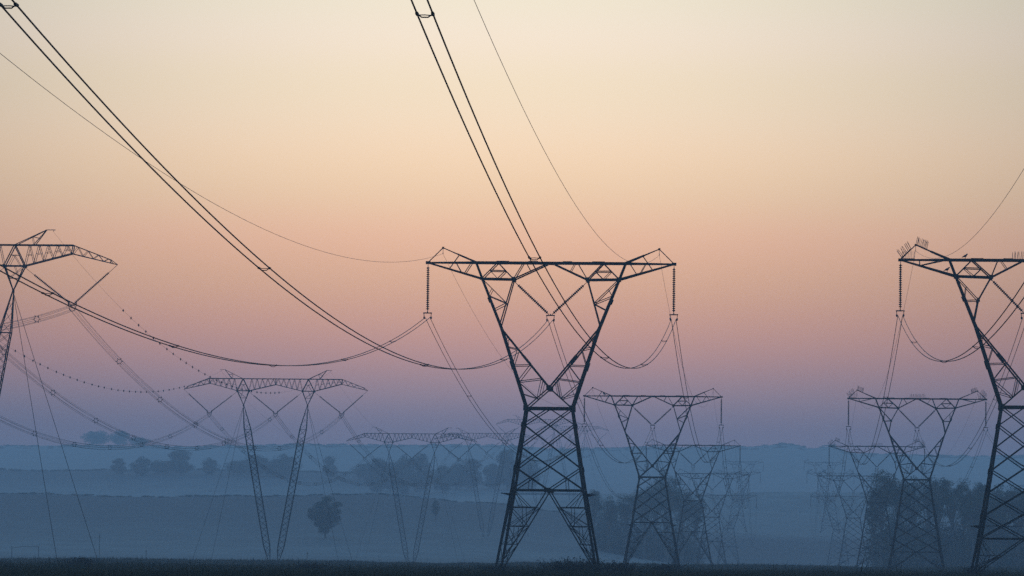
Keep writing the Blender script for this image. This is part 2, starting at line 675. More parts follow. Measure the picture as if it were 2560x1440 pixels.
    E = (3.55, ZL - 0.05) if A else (3.25, ZL - 0.1)
    K = (4.66, zk)
    for f in (-1, 1):
        for s in (-1, 1):
            def Q(p):
                return (s * p[0], f * dep(p[1]), p[1])

            def on_leg(z):
                if z > zk:
                    t = (z - zk) / (C[1] - zk)
                    return (K[0] + (C[0] - K[0]) * t, z)
                t = (z - zw) / (zk - zw)
                return (hw + (K[0] - hw) * t, z)

            def on_v(z):
                t = (z - zh) / (zk - zh)
                return (K[0] * t, z)
            segs = [(hw, zw), on_leg(19.6), K, on_leg(26.0), C, D]
            for i, (p, q) in enumerate(zip(segs, segs[1:])):
                m.bar(Q(p), Q(q), 0.20 - 0.012 * i)
                if i in (1, 3):
                    t0, t1 = lerp(p, q, -0.03), lerp(p, q, 0.18)
                    m.bar(Q((t0[0] + .05, t0[1])), Q((t1[0] + .05, t1[1])), 0.25)
            m.bar(Q(K), Q((0, zh)), 0.155)
            m.bar(Q((0, zh)), Q((hw, zw)), 0.115)
            m.bar(Q(lerp((0, zh), K, 0.42)), Q(lerp((0, zh), K, 0.56)), 0.2)
            # bracing of the lower window
            zs = (21.7, 19.9, 18.35)
            a = [on_leg(z) for z in zs]
            v = [on_v(z + d) for z, d in zip(zs, (-0.25, 0.05, 0.3))]
            m.bar(Q(on_leg(22.35)), Q(on_v(22.5)), 0.05)
            m.bar(Q(on_leg(21.7)), Q(on_v(22.7)), 0.05)
            for p, q in zip(a, v):
                m.bar(Q(p), Q(q), 0.075)
            for i in range(2):
                m.bar(Q(v[i]), Q(a[i + 1]), 0.075)
            low = lerp((0, zh), (hw, zw), 0.52)
            m.bar(Q(a[2]), Q(low), 0.075)
            m.bar(Q(v[2]), Q(low), 0.06)
            m.bar(Q((v[2][0] * .75, v[2][1] - .25)), Q(lerp((0, zh), (hw, zw), 0.40)), 0.05)
            m.bar(Q(on_leg(17.2)), Q(low), 0.06)
            # brace triangle of the upper window
            if A:
                B1 = on_leg(23.75)
                m.bar(Q(E), Q(B1), 0.115)
                mid = lerp(E, B1, 0.52)
                m.bar(Q(C), Q(mid), 0.08)
                m.bar(Q(on_leg(26.6)), Q(mid), 0.075)
                m.bar(Q(on_leg(25.25)), Q(mid), 0.075)
                m.bar(Q(on_leg(26.6)), Q(lerp(C, mid, 0.42)), 0.06)
            else:
                knee, B1 = (4.47, 25.95), on_leg(23.9)
                m.bar(Q(E), Q(knee), 0.14)
                m.bar(Q(knee), Q(B1), 0.13)
                m.bar(Q(C), Q(knee), 0.08)
                m.bar(Q(on_leg(25.9)), Q(knee), 0.08)
                m.bar(Q(on_leg(26.1)), Q(lerp(C, knee, 0.45)), 0.06)
                m.box(Q(knee), (0.26, 0.1, 0.4))
            m.box(Q(C), (0.28, 0.14, 0.34))
        m.box((0, f * dep(zh), zh), (0.5, 0.16, 0.5))
    for s in (-1, 1):                               # ties between the two faces
        for z in (19.9, zk, 26.0):
            x = np.interp(z, [zw, zk, ZL], [hw, K[0], C[0]])
            d = dep(z)
            m.bar((s * x, -d, z), (s * x, d, z), 0.07)
        m.bar((s * hw, -2.1, zw), (s * K[0], 1.65, zk), 0.05)
        m.bar((s * K[0], -1.65, zk), (s * C[0], 1.15, ZL), 0.05)
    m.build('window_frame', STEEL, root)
    # --- bridge / cross arm
    m = MB()
    tip = (TIPX, ZC - 0.03)
    for f in (-1, 1):
        for s in (-1, 1):
            def R(p, y=None):
                x, z = p
                if x <= 7.2:
                    d = dep(z)
                else:
                    d = 1.05 * (TIPX - x) / (TIPX - 7.2) + 0.08
                return (s * x, f * d, z)
            m.bar(R((0, ZC)), R(D), 0.18)
            m.bar(R((1.2, ZC + .03)), R((2.1, ZC + .03)), 0.22)
            m.bar(R((4.0, ZC + .03)), R((5.2, ZC + .03)), 0.22)
            m.bar(R(D), R(tip), 0.15)
            m.bar(R(tip), R(C), 0.15)
            m.bar(R(C), R(E), 0.145)
            m.bar(R(E), R((0.3, ZC - 0.1)), 0.13)
            ap = (5.07, ZC)
            m.bar(R(C), R(ap), 0.10)
            m.bar(R(ap), R(E), 0.12)
            h1, h2 = lerp(C, ap, 0.5), lerp(ap, E, 0.5)
            m.bar(R(h1), R(h2), 0.09)
            bm = ((C[0] + E[0]) / 2, ZL)
            m.bar(R(h1), R(bm), 0.06)
            m.bar(R(h2), R(bm), 0.08)
            m.bar(R(E), R((2.6, ZC)), 0.085)
            m.bar(R((2.35, ZC)), R(lerp(E, (0.3, ZC), 0.5)), 0.06)
            low = [lerp(tip, C, t) for t in (0.35, 0.62)]
            if A:
                m.bar(R((9.15, ZC)), R(low[1]), 0.06)
                m.bar(R((7.6, ZC)), R(lerp(tip, C, 0.68)), 0.075)
            else:
                m.bar(R(low[0]), R((low[0][0] + .05, ZC)), 0.07)
                m.bar(R(low[0]), R((7.6, ZC)), 0.08)
            m.box(R(E), (0.32, 0.12, 0.42))
            m.box(R(ap), (0.3, 0.1, 0.22))
        m.box((0, f * 1.0, ZC - 0.02), (0.5, 0.1, 0.22))
    for x in (-7.2, -5.07, -2.6, 0, 2.6, 5.07, 7.2):
        m.bar((x, -1, ZC), (x, 1, ZC), 0.08)
    for x0, x1 in ((-7.2, -5.07), (-5.07, -2.6), (-2.6, 0), (0, 2.6), (2.6, 5.07), (5.07, 7.2)):
        m.bar((x0, -1, ZC), (x1, 1, ZC), 0.05)
    for s in (-1, 1):
        m.bar((s * E[0], -1.15, ZL), (s * E[0], 1.15, ZL), 0.12)
        m.bar((s * C[0], -1.15, ZL), (s * C[0], 1.15, ZL), 0.08)
        m.box((s * TIPX, 0, ZC - 0.02), (0.44, 0.3, 0.28))
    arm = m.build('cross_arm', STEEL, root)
    peaks = {}
    # --- earth wire peaks
    for s in (-1, 1):
        m = MB()
        P = (s * 10.42, 0, ZC + 1.42)
        for f in (-1, 1):
            d = (s * 7.2, f * 1.0, ZC + 0.05)
            m.bar(P, lerp(P, d, 0.5), 0.085)
            m.bar(lerp(P, d, 0.45), d, 0.13)
        m.bar(P, (s * TIPX, 0, ZC), 0.085)
        if A:
            m.bar((s * 8.85, 0, ZC + 0.72), (s * 9.75, 0, ZC - 0.55), 0.09)
        m.box(P, (0.2, 0.2, 0.2))
        m.bar(P, (P[0], 0, P[2] - 0.55), 0.04)
        m.bar((P[0], -.25, P[2] - .6), (P[0], .25, P[2] - .5), 0.06)
        peaks[s] = m.build('earth_wire_peak', STEEL, root)
    # --- insulators and yokes
    for s in (-1, 1):
        o = link_mesh('insulator_string', INS_S, root)
        aim(o, (s * TIPX, 0, ZC - 0.2), (s * TIPX, 0, 20))
        link_mesh('yoke', YOKE2, o, (0, 0, -4.65))
        o = link_mesh('insulator_string', INS_V, root)
        p, q = Vector((s * E[0], 0, E[1] - 0.15)), Vector((s * 0.14, 0, ZC - 4.95))
        aim(o, p + (q - p).normalized() * ((q - p).length - 4.35), q)
        m = MB()
        m.bar((0, 0, -0.05), (0, 0, (q - p).length - 4.35), 0.05)
        m.build('hanger', FITTING, o)
    link_mesh('yoke', YOKE2, root, (0, 0, ZC - 5.0))
    # --- bird spikes
    if not A:
        def spikes(p, q, nn, tilt, holder):
            m = MB()
            p, q = Vector(p), Vector(q)
            for k in range(nn):
                c = p.lerp(q, (k + 0.5) / nn)
                a = random.uniform(-0.08, 0.08)
                for y in (-0.12, 0.12):
                    m.bar(c + Vector((0, y, 0)), c + Vector((tilt * 0.8 + a, y, 0.70 + random.uniform(-.12, .1))), 0.035)
            m.bar(p, q, 0.07)
            return m.build('bird_spikes', FITTING, holder)
        for s in (-1, 1):
            spikes((s * 11.8, 0, ZC + .1), (s * 10.5, 0, ZC + .1), 7, 0.05, arm)
            spikes((s * 11.8, 0, ZC + .15), (s * 10.8, 0, ZC + 1.1), 8, s * 0.5, peaks[s])
            spikes((s * 10.45, 0, ZC + 1.5), (s * 9.3, 0, ZC + 1.0), 11, s * -0.2, peaks[s])
        spikes((-1.3, 0, ZC + .1), (1.4, 0, ZC + .1), 17, 0.02, arm)
    return root


def guyed_pylon():
    """V shaped guyed pylon: two slanting masts carry a long bridge with three V strings"""
    root = empty('guyed_pylon')
    zt = 41.9
    DY = 0.8                                        # half depth of the bridge
    # masts
    for s in (-1, 1):
        m = MB()
        # four chords; the mast is a spindle that ends in a point at the head joint and at the foot
        head, foot = Vector((s * 7.3, 0, zt - 6.0)), Vector((s * 0.95, 0, 0.1))
        ax = (foot - head)
        ex = Vector((1, 0, 0))
        prof = [(0.0, 0.06), (0.145, 0.75), (0.90, 0.72), (1.0, 0.10)]
        npan = 26
        rings = []
        for k in range(npan + 1):
            t = k / npan
            w = np.interp(t, [p[0] for p in prof], [p[1] for p in prof])
            c = head + ax * t
            rings.append([c + ex * (sx * w) + Vector((0, sy * w, 0)) for sx, sy in ((-1, -1), (1, -1), (1, 1), (-1, 1))])
        for k in range(npan):
            for j in range(4):
                m.bar(rings[k][j], rings[k + 1][j], 0.13)
                j2 = (j + 1) % 4
                if k > 3 and k < npan - 1:
                    if (k + j) % 2:
                        m.bar(rings[k][j], rings[k + 1][j2], 0.05)
                    else:
                        m.bar(rings[k][j2], rings[k + 1][j], 0.05)
                    if j % 2 == 0:
                        m.bar(rings[k][j], rings[k + 1][j2], 0.045) if (k + j) % 2 == 0 else m.bar(rings[k][j2], rings[k + 1][j], 0.045)
                elif k <= 3 and k > 0:
                    m.bar(rings[k][j], rings[k + 1][j2], 0.045)
                if k in (4, npan - 2):
                    m.bar(rings[k][j], rings[k][j2], 0.09)
        m.box((s * 0.95, 0, 0.1), (0.7, 0.7, 0.5))
        m.build('mast', STEEL, root)
        # head joint: inverted triangle between mast and bridge
        h = MB()
        nodes = (s * 8.8, s * 6.1)
        for f in (-1, 1):
            for x in nodes:
                h.bar((head.x, 0, head.z), (x, f * DY, zt - 2.75), 0.14)
            h.bar((nodes[0], f * DY, zt - 2.75), (nodes[1], f * DY, zt - 2.75), 0.15)
            a = lerp((head.x, 0, head.z), (nodes[0], f * DY, zt - 2.75), 0.5)
            b2 = lerp((head.x, 0, head.z), (nodes[1], f * DY, zt - 2.75), 0.5)
            h.bar(a, b2, 0.06)
            h.bar(a, lerp((nodes[0], f * DY, zt - 2.75), (nodes[1], f * DY, zt - 2.75), 0.5), 0.05)
            h.bar(b2, (nodes[0], f * DY, zt - 2.75), 0.05)
            for x in nodes:
                h.box((x, f * DY, zt - 2.75), (0.34, 0.12, 0.4))
        h.box(head, (0.3, 0.3, 0.5))
        h.build('mast_head', STEEL, root)
    # bridge
    m = MB()
    for f in (-1, 1):
        for s in (-1, 1):
            def R(x, z):
                d = DY if x <= 15.2 else DY * (21 - x) / 5.8 + 0.04
                return (s * x, f * d, zt + z)
            m.bar(R(0, 0), R(7.4, 0), 0.15)
            m.bar(R(7.4, 0), R(15.2, 0), 0.15)
            m.bar(R(15.2, 0), R(20.2, -1.9), 0.12)
            m.bar(R(20.2, -1.9), R(21, -2.5), 0.08)
            m.bar(R(21, -2.5), R(15.0, -1.1), 0.11)
            m.bar(R(15.0, -1.1), R(8.8, -2.75), 0.13)
            m.bar(R(6.1, -2.75), R(0, -1.3), 0.13)
            m.bar(R(15.2, 0), R(15.0, -1.1), 0.12)
            m.bar(R(0, 0), R(0, -1.3), 0.10)
            m.bar(R(7.45, 0), R(8.8, -2.75), 0.13)
            m.bar(R(7.45, 0), R(6.1, -2.75), 0.13)
            m.bar(R(7.9, -1.35), R(6.9, -1.35), 0.06)
            m.bar(R(7.4, -1.35), R(8.2, -2.7), 0.05)
            m.bar(R(7.4, -1.35), R(6.7, -2.7), 0.05)
            # zigzag inside the inner and the outer girder
            for (xa, xb, n, za, zb_) in ((0, 6.1, 5, -1.3, -2.75), (8.8, 15.0, 5, -2.75, -1.1)):
                for k in range(n):
                    x0 = xa + (xb - xa) * k / n
                    x1 = xa + (xb - xa) * (k + 1) / n
                    zl0 = za + (zb_ - za) * k / n
                    zl1 = za + (zb_ - za) * (k + 1) / n
                    xm, = ((x0 + x1) / 2,)
                    m.bar(R(x0, zl0), R(xm, 0), 0.065)
                    m.bar(R(xm, 0), R(x1, zl1), 0.065)
                    if xa > 5:
                        m.bar(R((x0 + xm) / 2, zl0 / 2), R((x1 + xm) / 2, zl1 / 2), 0.05)
            for k in range(4):
                x0, x1 = 15.1 + 1.35 * k, 15.1 + 1.35 * (k + 1)
                lo = lambda x: -1.1 - 1.4 * (x - 15) / 6
                up = lambda x: -1.9 * max(0, x - 15.2) / 5
                m.bar(R(x0, lo(x0)), R((x0 + x1) / 2, up((x0 + x1) / 2)), 0.06)
                m.bar(R((x0 + x1) / 2, up((x0 + x1) / 2)), R(x1, lo(x1)), 0.06)
            m.bar(R(20.2, -1.9), R(20.0, -2.3), 0.08)
    for x in (-15.2, -11.5, -7.4, -3.7, 0, 3.7, 7.4, 11.5, 15.2):
        m.bar((x, -DY, zt), (x, DY, zt), 0.08)
    for k in range(8):
        x0, x1 = -15.2 + 3.8 * k, -15.2 + 3.8 * (k + 1)
        m.bar((x0, -DY, zt), (x1, DY, zt), 0.05)
    m.build('cross_arm', STEEL, root)
    for s in (-1, 1):
        p = MB()
        for f in (-1, 1):
            a, b1, tipp = (s * 7.5, f * DY, zt), (s * 10.0, f * DY, zt), (s * 11.6, f * 0.15, zt + 2.0)
            p.bar(a, tipp, 0.10)
            p.bar(b1, tipp, 0.10)
            p.bar(lerp(a, tipp, 0.55), lerp(b1, tipp, 0.45), 0.06)
            p.bar(lerp(a, tipp, 0.55), b1, 0.05)
        p.bar((s * 11.5, 0, zt + 2.02), (s * 12.75, 0, zt + 2.02), 0.09)
        p.bar((s * 12.5, 0, zt + 2.0), (s * 12.5, 0, zt + 1.75), 0.05)
        p.build('earth_wire_peak', STEEL, root)
    # insulators: three V strings
    for c, pa, pb in ((-15.1, (-21, -2.5), (-8.8, -2.95)), (0, (-6.1, -2.95), (6.1, -2.95)), (15.1, (8.8, -2.95), (21, -2.5))):
        q = Vector((c, 0, zt - 7.85))
        for e in (pa, pb):
            p = Vector((e[0], 0, zt + e[1]))
            d = (q - p)
            d.normalize()
            top = q - d * 6.75
            o = link_mesh('insulator_string', INS_G, root)
            aim(o, top, q)
            hg = MB()
            hg.bar((0, 0, -0.05), (0, 0, (top - p).length), 0.05)
            hg.build('hanger', FITTING, o)
        y = MB()
        y.bar((-0.6, 0, 0.25), (0, 0, -0.1), 0.10)
        y.bar((0.6, 0, 0.25), (0, 0, -0.1), 0.10)
        for sx in (-1, 1):
            y.tube([(sx * 0.5, 0.30 * math.sin(t), 0.22 + 0.36 * math.cos(t)) for t in np.linspace(0, 6.283, 9)], 0.05, 5)
        y.tube([(0.42 * math.cos(t), 0, -0.35 + 0.42 * math.sin(t)) for t in np.linspace(0, 6.283, 13)], 0.05, 5)
        y.bar((-0.42, 0, -0.35), (0.42, 0, -0.35), 0.07)
        y.build('yoke', FITTING, root, loc=tuple(q))
    for s in (-1, 1):
        for f in (-1, 1):
            g_ = MB()
            g_.tube([(s * 7.3, 0, zt - 6.2), (s * 16.5, f * 21, 0.0)], 0.035, 5)
            g_.bar((s * 16.5, f * 21, 0.0), (s * 16.4, f * 20.8, 0.55), 0.12)
            g_.build('guy_wire', WIRE, root)
    return root


YAW1 = -math.atan(0.0529)
PA = pylon('A')
PB = pylon('B')
PG = guyed_pylon()

LINE1, LINE2, LINE3 = [], [], []
spec1 = [  # X, Y, ground rise
    (492, 0.0, 'largest dark lattice pylon, whole figure standing in the middle of the plain'),
    (886, 0.0, 'half size lattice pylon just right of the feet of the largest pylon'),
    (1295, 0.9, 'third size misty pylon overlapping the right side of the half size one'),
    (1656, 0.0, 'faded pylon under the right arm of the third size pylon, left of the valley'),
    (2187, 0.0, 'very faint low pylon right behind the faded fourth pylon of the middle row'),
    (2590, 17.0, 'ghostly pylon on the slope, next to last of the middle row'),
    (2980, 30.0, 'ghostliest last pylon of the middle row against the far hill'),
]
spec2 = [
    (487, 0.4, 'large dark pylon with bird spikes, cut off by the right edge'),
    (886, 0.0, 'half size spiked pylon left of the cut off pylon'),
    (1275, 0.6, 'hazy spiked pylon overlapping the left side of the half size spiked one'),
    (1708, 0.6, 'faded spiked pylon left of the hazy spiked one, lost in mist below'),
    (2187, 0.0, 'very faint pylon low in the mist at the left end of the spiked row'),
    (2590, 17.0, 'ghostly pylon on the slope, next to last of the spiked row'),
    (2980, 30.0, 'ghostliest last pylon of the spiked row against the hill foot'),
]
for i, (Y, dz, lab) in enumerate(spec1):
    o = PA if i == 0 else copy_tree(PA)
    o.location = (0.0529 * Y - 22.3, Y, dz)
    o.rotation_euler.z = YAW1
    tag(o, lab, 'pylon', 'window pylons of the middle row')
    LINE1.append(o)
for i, (Y, dz, lab) in enumerate(spec2):
    o = PB if i == 0 else copy_tree(PB)
    o.location = (0.05375 * Y + 22.7, Y, dz)
    o.rotation_euler.z = YAW1
    tag(o, lab, 'pylon', 'spiked pylons of the right row')
    LINE2.append(o)
spec3 = [
    (-72.7, 671, 0.0, 'large V shaped guyed pylon cut off by the left edge'),
    (-53.5, 1164, 0.0, 'whole V shaped guyed pylon standing clear left of the lone tree'),
    (-31.6, 1640, -0.5, 'smaller misty V shaped pylon in front of the dark tree clumps'),
    (-9.7, 2090, 11.0, 'pale V shaped pylon just left of the largest pylon, arm overlapping the misty one'),
    (13.8, 2476, 27.5, 'faint V shaped pylon seen through the body of the largest pylon'),
    (34.9, 2910, 35.8, 'faintest V shaped pylon between the largest pylon and the half size one'),
]
for i, (X, Y, dz, lab) in enumerate(spec3):
    o = PG if i == 0 else copy_tree(PG)
    o.location = (X, Y, dz)
    o.rotation_euler.z = -math.atan(0.045)
    tag(o, lab, 'pylon', 'guyed pylons of the left row')
    LINE3.append(o)
bpy.context.view_layer.update()


# ------------------------------------------------------------------ conductors
def sag_curve(p, q, k, n=64):
    """parabola between two points that keeps curvature k (drop = k * distance^2 from the low point)"""
    p, q = Vector(p), Vector(q)
    l = (Vector((q.x, q.y, 0)) - Vector((p.x, p.y, 0))).length
    pts = []
    for i in range(n + 1):
        t = i / n
        c = p.lerp(q, t)
        c.z -= k * l * l * t * (1 - t)
        pts.append(c)
    return pts


def side_of(p, q):
    d = Vector((q[0] - p[0], q[1] - p[1], 0)).normalized()
    return Vector((d.y, -d.x, 0))


def twin_bundle(p, q, k, label, spacer_at, group, gap=0.23, r=0.029, n=64):
    root = empty('conductor_bundle', tuple(p))
    sd = side_of(p, q)
    pts = sag_curve(p, q, k, n)
    base = Vector(p)
    for s in (-1, 1):
        m = MB()
        m.tube([c + sd * (s * gap) - base for c in pts], r, 6)
        m.build('conductor', WIRE, root, smooth=True)
    for t in spacer_at:
        c = Vector(p).lerp(Vector(q), t)
        l2 = (Vector(p) - Vector(q)).length_squared
        c.z -= k * l2 * t * (1 - t)
        d = (Vector(q) - Vector(p)).normalized()
        c = c - base
        m = MB()
        for s in (-1, 1):
            e = c + sd * (s * gap)
            m.bar(e - d * 0.28, e + d * 0.28, 0.075)
        m.tube([c - sd * gap, c + Vector((0, 0, -0.10)) - sd * gap * .4, c + Vector((0, 0, -0.10)) + sd * gap * .4, c + sd * gap], 0.022, 5)
        m.tube([c - sd * gap - d * .5, c - d * .3, c + sd * gap - d * 0.3], 0.016, 5)
        m.build('spacer', FITTING, root)
    return tag(root, label, 'power cable', group)


def earth_wire(p, q, k, label, group, markers=None, r=0.013, n=64):
    root = empty('earth_wire', tuple(p))
    base = Vector(p)
    pts = sag_curve(p, q, k, n)
    m = MB()
    m.tube([c - base for c in pts], r, 5)
    m.build('wire_strand', WIRE, root, smooth=True)
    if markers:
        mm = MB()
        mm.ball((0, 0, 0), 0.145, 7)
        mm.bar((0, 0, -0.24), (0, 0, 0.24), 0.07)
        me = mm.mesh('bird_marker', MARKER)
        l2 = (Vector(p) - Vector(q)).length_squared
        for t in markers:
            c = Vector(p).lerp(Vector(q), t)
            c.z -= k * l2 * t * (1 - t)
            link_mesh('bird_marker', me, root, tuple(c - base))
    return tag(root, label, 'earth wire', group)


def six_bundle(p, q, k, label, spacer_at, group, R=0.42, r=0.02, n=56):
    root = empty('conductor_bundle', tuple(p))
    sd = side_of(p, q)
    up = Vector((0, 0, 1))
    base = Vector(p)
    pts = sag_curve(p, q, k, n)
    offs = [sd * (R * math.cos(a)) + up * (R * math.sin(a)) for a in [math.pi / 3 * j for j in range(6)]]
    for of in offs:
        m = MB()
        ps = []
        for i, c in enumerate(pts):
            ps.append(c + of - base)
        m.tube(ps, r, 4)
        m.build('conductor', WIRE, root, smooth=True)
    m = MB()
    for j in range(6):
        m.bar(offs[j] * .8, offs[(j + 1) % 6] * .8, 0.06)
        m.bar(offs[j] * 0.75, offs[j] * 1.2, 0.10)
    me = m.mesh('spacer', FITTING)
    l2 = (Vector(p) - Vector(q)).length_squared
    for t in spacer_at:
        c = Vector(p).lerp(Vector(q), t)
        c.z -= k * l2 * t * (1 - t)
        link_mesh('spacer', me, root, tuple(c - base))
    return tag(root, label, 'power cable', group)


def anchor(o, x, z, y=0.0):
    return o.matrix_world @ Vector((x, y, z))


KS = 2.45e-4
PHZ = ZC - 4.85 - 0.46
phases = (('left', -TIPX, PHZ), ('middle', 0.0, PHZ - 0.15), ('right', TIPX, PHZ))
n1 = ['the largest pylon', 'the half size pylon', 'the third size pylon', 'the faded fourth pylon', 'the faintest fifth pylon']
n2 = ['the cut off spiked pylon', 'the half size spiked pylon', 'the hazy spiked pylon', 'the faded spiked pylon', 'the very faint pylon']

# near spans that pass overhead to the pylon behind the left edge
T1 = LINE1[0]
for nm, x, z in phases:
    a = anchor(T1, x, z)
    b = anchor(T1, x, z, -432.5)
    sp = {'left': (0.102, 0.215, 0.345, 0.475, 0.59, 0.70), 'middle': (0.19, 0.40, 0.63, 0.80, 0.92),
          'right': (0.09, 0.24, 0.44, 0.64, 0.795, 0.93)}[nm]
    where = {'left': 'left arm of the largest pylon sweeping to the left edge',
             'middle': 'V string of the largest pylon rising to the top left corner',
             'right': 'right arm of the largest pylon rising to the top edge'}[nm]
    twin_bundle(a, b, KS, 'twin cable from the ' + where, sp, 'twin cables of the middle row', n=110)
for s, nm in ((-1, 'left'), (1, 'right')):
    a = anchor(T1, s * 10.42, ZC + 0.85)
    b = anchor(T1, s * 10.42, ZC + 0.85, -440)
    earth_wire(a, b, 1.9e-4, 'thin bare wire from the %s peak of the largest pylon up to the %s edge' % (nm, 'left' if s < 0 else 'top'),
               'earth wires of the middle row', n=110)
T5 = LINE2[0]
twin_bundle(anchor(T5, -TIPX, PHZ), anchor(T5, -TIPX, PHZ, -428), KS,
            'twin cable looping from the left arm of the cut off pylon to the right edge', (0.12, 0.31, 0.45), 'twin cables of the right row', n=110)
earth_wire(anchor(T5, -10.42, ZC + 0.85), anchor(T5, -10.42, ZC + 0.85, -435), 1.9e-4,
           'thin bare wire from the left peak of the cut off pylon to the right edge', 'earth wires of the right row', n=110)
for line, nn, grp in ((LINE1, n1, 'middle'), (LINE2, n2, 'right')):
    for i in range(4):
        A_, B_ = line[i], line[i + 1]
        for nm, x, z in phases:
            twin_bundle(anchor(A_, x, z), anchor(B_, x, z), KS, '%s twin cable between %s and %s' % (nm, nn[i], nn[i + 1]),
                        (0.17, 0.36, 0.55, 0.74, 0.9), 'twin cables of the %s row' % grp, n=48)
        if i < 3:
            for s, nm in ((-1, 'left'), (1, 'right')):
                earth_wire(anchor(A_, s * 10.42, ZC + .85), anchor(B_, s * 10.42, ZC + .85), 1.9e-4,
                           '%s earth wire between %s and %s' % (nm, nn[i], nn[i + 1]),
                           'earth wires of the %s row' % grp, n=48)
n3 = ['the cut off guyed pylon', 'the whole guyed pylon', 'the misty guyed pylon', 'the pale guyed pylon', 'the faint guyed pylon', 'the faintest guyed pylon']
ZG = 41.9 - 7.85 - 0.35
KG = 2.05e-4
G1 = LINE3[0]
six_bundle(anchor(G1, 15.1, ZG), anchor(G1, 15.1, ZG, -480), KG, 'six cable bundle from the cut off guyed pylon down to the left edge',
           [0.07 + 0.115 * j for j in range(8)], 'six cable bundles of the left row')
for i in range(5):
    A_, B_ = LINE3[i], LINE3[i + 1]
    for nm, x in (('left', -15.1), ('middle', 0), ('right', 15.1)):
        six_bundle(anchor(A_, x, ZG), anchor(B_, x, ZG), KG,
                   '%s six cable bundle between %s and %s' % (nm, n3[i], n3[i + 1]),
                   [0.06 + 0.11 * j + {'left': 0, 'middle': 0.03, 'right': 0.05}[nm] for j in range(9)],
                   'six cable bundles of the left row', n=40)
    if i < 2:
        for s, nm in ((-1, 'left'), (1, 'right')):
            mk = [(0.28 if s < 0 else 0.165) + 0.0205 * j + random.uniform(-.002, .002) for j in range(28)] if i == 0 else None
            earth_wire(anchor(A_, s * 12.5, 41.9 + 1.75), anchor(B_, s * 12.5, 41.9 + 1.75), 1.9e-4,
                       '%s earth wire %sbetween %s and %s' % (nm, 'with balls ' if mk else '', n3[i], n3[i + 1]),
                       'earth wires of the left row', mk, n=48)


# ------------------------------------------------------------------ trees
def tree_proto(name, label, h, w, kind, leafmat, seed):
    """trunk with limbs and a crown of leaf clumps; h total height, w crown width"""
    r = np.random.default_rng(seed)
    root = empty(name)
    # crown clumps
    if kind == 'round':
        zlo, zhi, nc = 0.06, 1.0, 54
    elif kind == 'tall':
        zlo, zhi, nc = 0.18, 1.0, 44
    elif kind == 'gum':
        zlo, zhi, nc = 0.50, 0.99, 46
    elif kind == 'lone':
        zlo, zhi, nc = 0.06, 1.0, 74
    else:
        zlo, zhi, nc = 0.05, 1.0, 40
    cl = []
    while len(cl) < nc:
        p = r.uniform(-1, 1, 3)
        if np.linalg.norm(p) > 1 or np.linalg.norm(p) < 0.25:
            continue
        zc = (p[2] + 1) / 2
        if kind == 'tall':
            wid = 0.55 + 0.45 * math.sin(math.pi * min(1, zc * 0.9 + 0.12))
        elif kind == 'lone':
            wid = 0.42 + 0.72 * min(1, zc / 0.6) * (1 if zc < 0.8 else 0.8)
        else:
            wid = 1.0
        cl.append((p[0] * w / 2 * wid * 0.86, p[1] * w / 2 * wid * 0.86, h * (zlo + (zhi - zlo) * (0.06 + zc * 0.88)),
                   w * (r.uniform(0.13, 0.23) if kind == 'gum' else r.uniform(0.10, 0.19))))
    # trunk and limbs
    m = MB()
    bend = r.uniform(-0.03, 0.03, 2) * h
    trunk = [(bend[0] * t * t, bend[1] * t * t, h * 0.78 * t) for t in np.linspace(0, 1, 8)]
    m.tube([(0, 0, -0.4)] + trunk, [h * 0.026] + [h * (0.020 * (1 - 0.85 * t)) for t in np.linspace(0, 1, 8)], 7)
    for (x, y, z, rr) in cl[::2]:
        t = min(0.95, max(0.2, (z / h - 0.22) / 0.78))
        s_ = Vector((bend[0] * t * t, bend[1] * t * t, h * 0.78 * t * 0.85))
        e = Vector((x, y, z))
        mid = s_.lerp(e, 0.5) + Vector((0, 0, -0.03 * h))
        m.tube([s_, mid, e], [h * 0.007, h * 0.0045, h * 0.002], 5)
    m.build('trunk', BARK, root)
    vs = []
    for (x, y, z, rr) in cl:
        n = 300 if kind == 'lone' else 170
        d = r.normal(0, 1, (n, 3))
        d /= np.linalg.norm(d, axis=1)[:, None]
        rad = rr * (0.35 + 0.75 * r.random(n) ** 0.6)
        c = np.array([x, y, z]) + d * rad[:, None] * np.array([1.15, 1.15, 0.8])
        a = r.normal(0, 1, (n, 3))
        b = r.normal(0, 1, (n, 3))
        a /= np.linalg.norm(a, axis=1)[:, None]
        b -= a * (a * b).sum(1)[:, None]
        b /= np.linalg.norm(b, axis=1)[:, None]
        s1 = r.uniform(0.018, 0.036, n)[:, None] * w * 0.8
        s2 = s1 * r.uniform(0.4, 0.7, n)[:, None]
        vs.append(np.stack([c - a * s1, c + b * s2, c + a * s1, c - b * s2], 1))
    soup('crown', np.concatenate(vs), 4, leafmat, root)
    tag(root, label, 'tree')
    return root, h, w


PROTO = {
    'round': [tree_proto('broad_tree', 'x', 12, 13, 'round', LEAF, 1), tree_proto('broad_tree', 'x', 12, 11, 'round', LEAF_DRY, 2)],
    'tall': [tree_proto('tall_tree', 'x', 24, 11, 'tall', LEAF, 3), tree_proto('tall_tree', 'x', 24, 12.5, 'tall', LEAF, 4),
             tree_proto('tall_tree', 'x', 24, 10, 'tall', LEAF_DRY, 8)],
    'gum': [tree_proto('gum_tree', 'x', 27, 8, 'gum', LEAF, 21), tree_proto('gum_tree', 'x', 27, 9.5, 'gum', LEAF, 22),
            tree_proto('gum_tree', 'x', 27, 7.5, 'gum', LEAF, 23)],
    'lone': [tree_proto('lone_tree', 'x', 19.5, 10.5, 'lone', LEAF, 5)],
    'low': [tree_proto('low_tree', 'x', 8, 10, 'low', LEAF, 6)],
}
used = set()


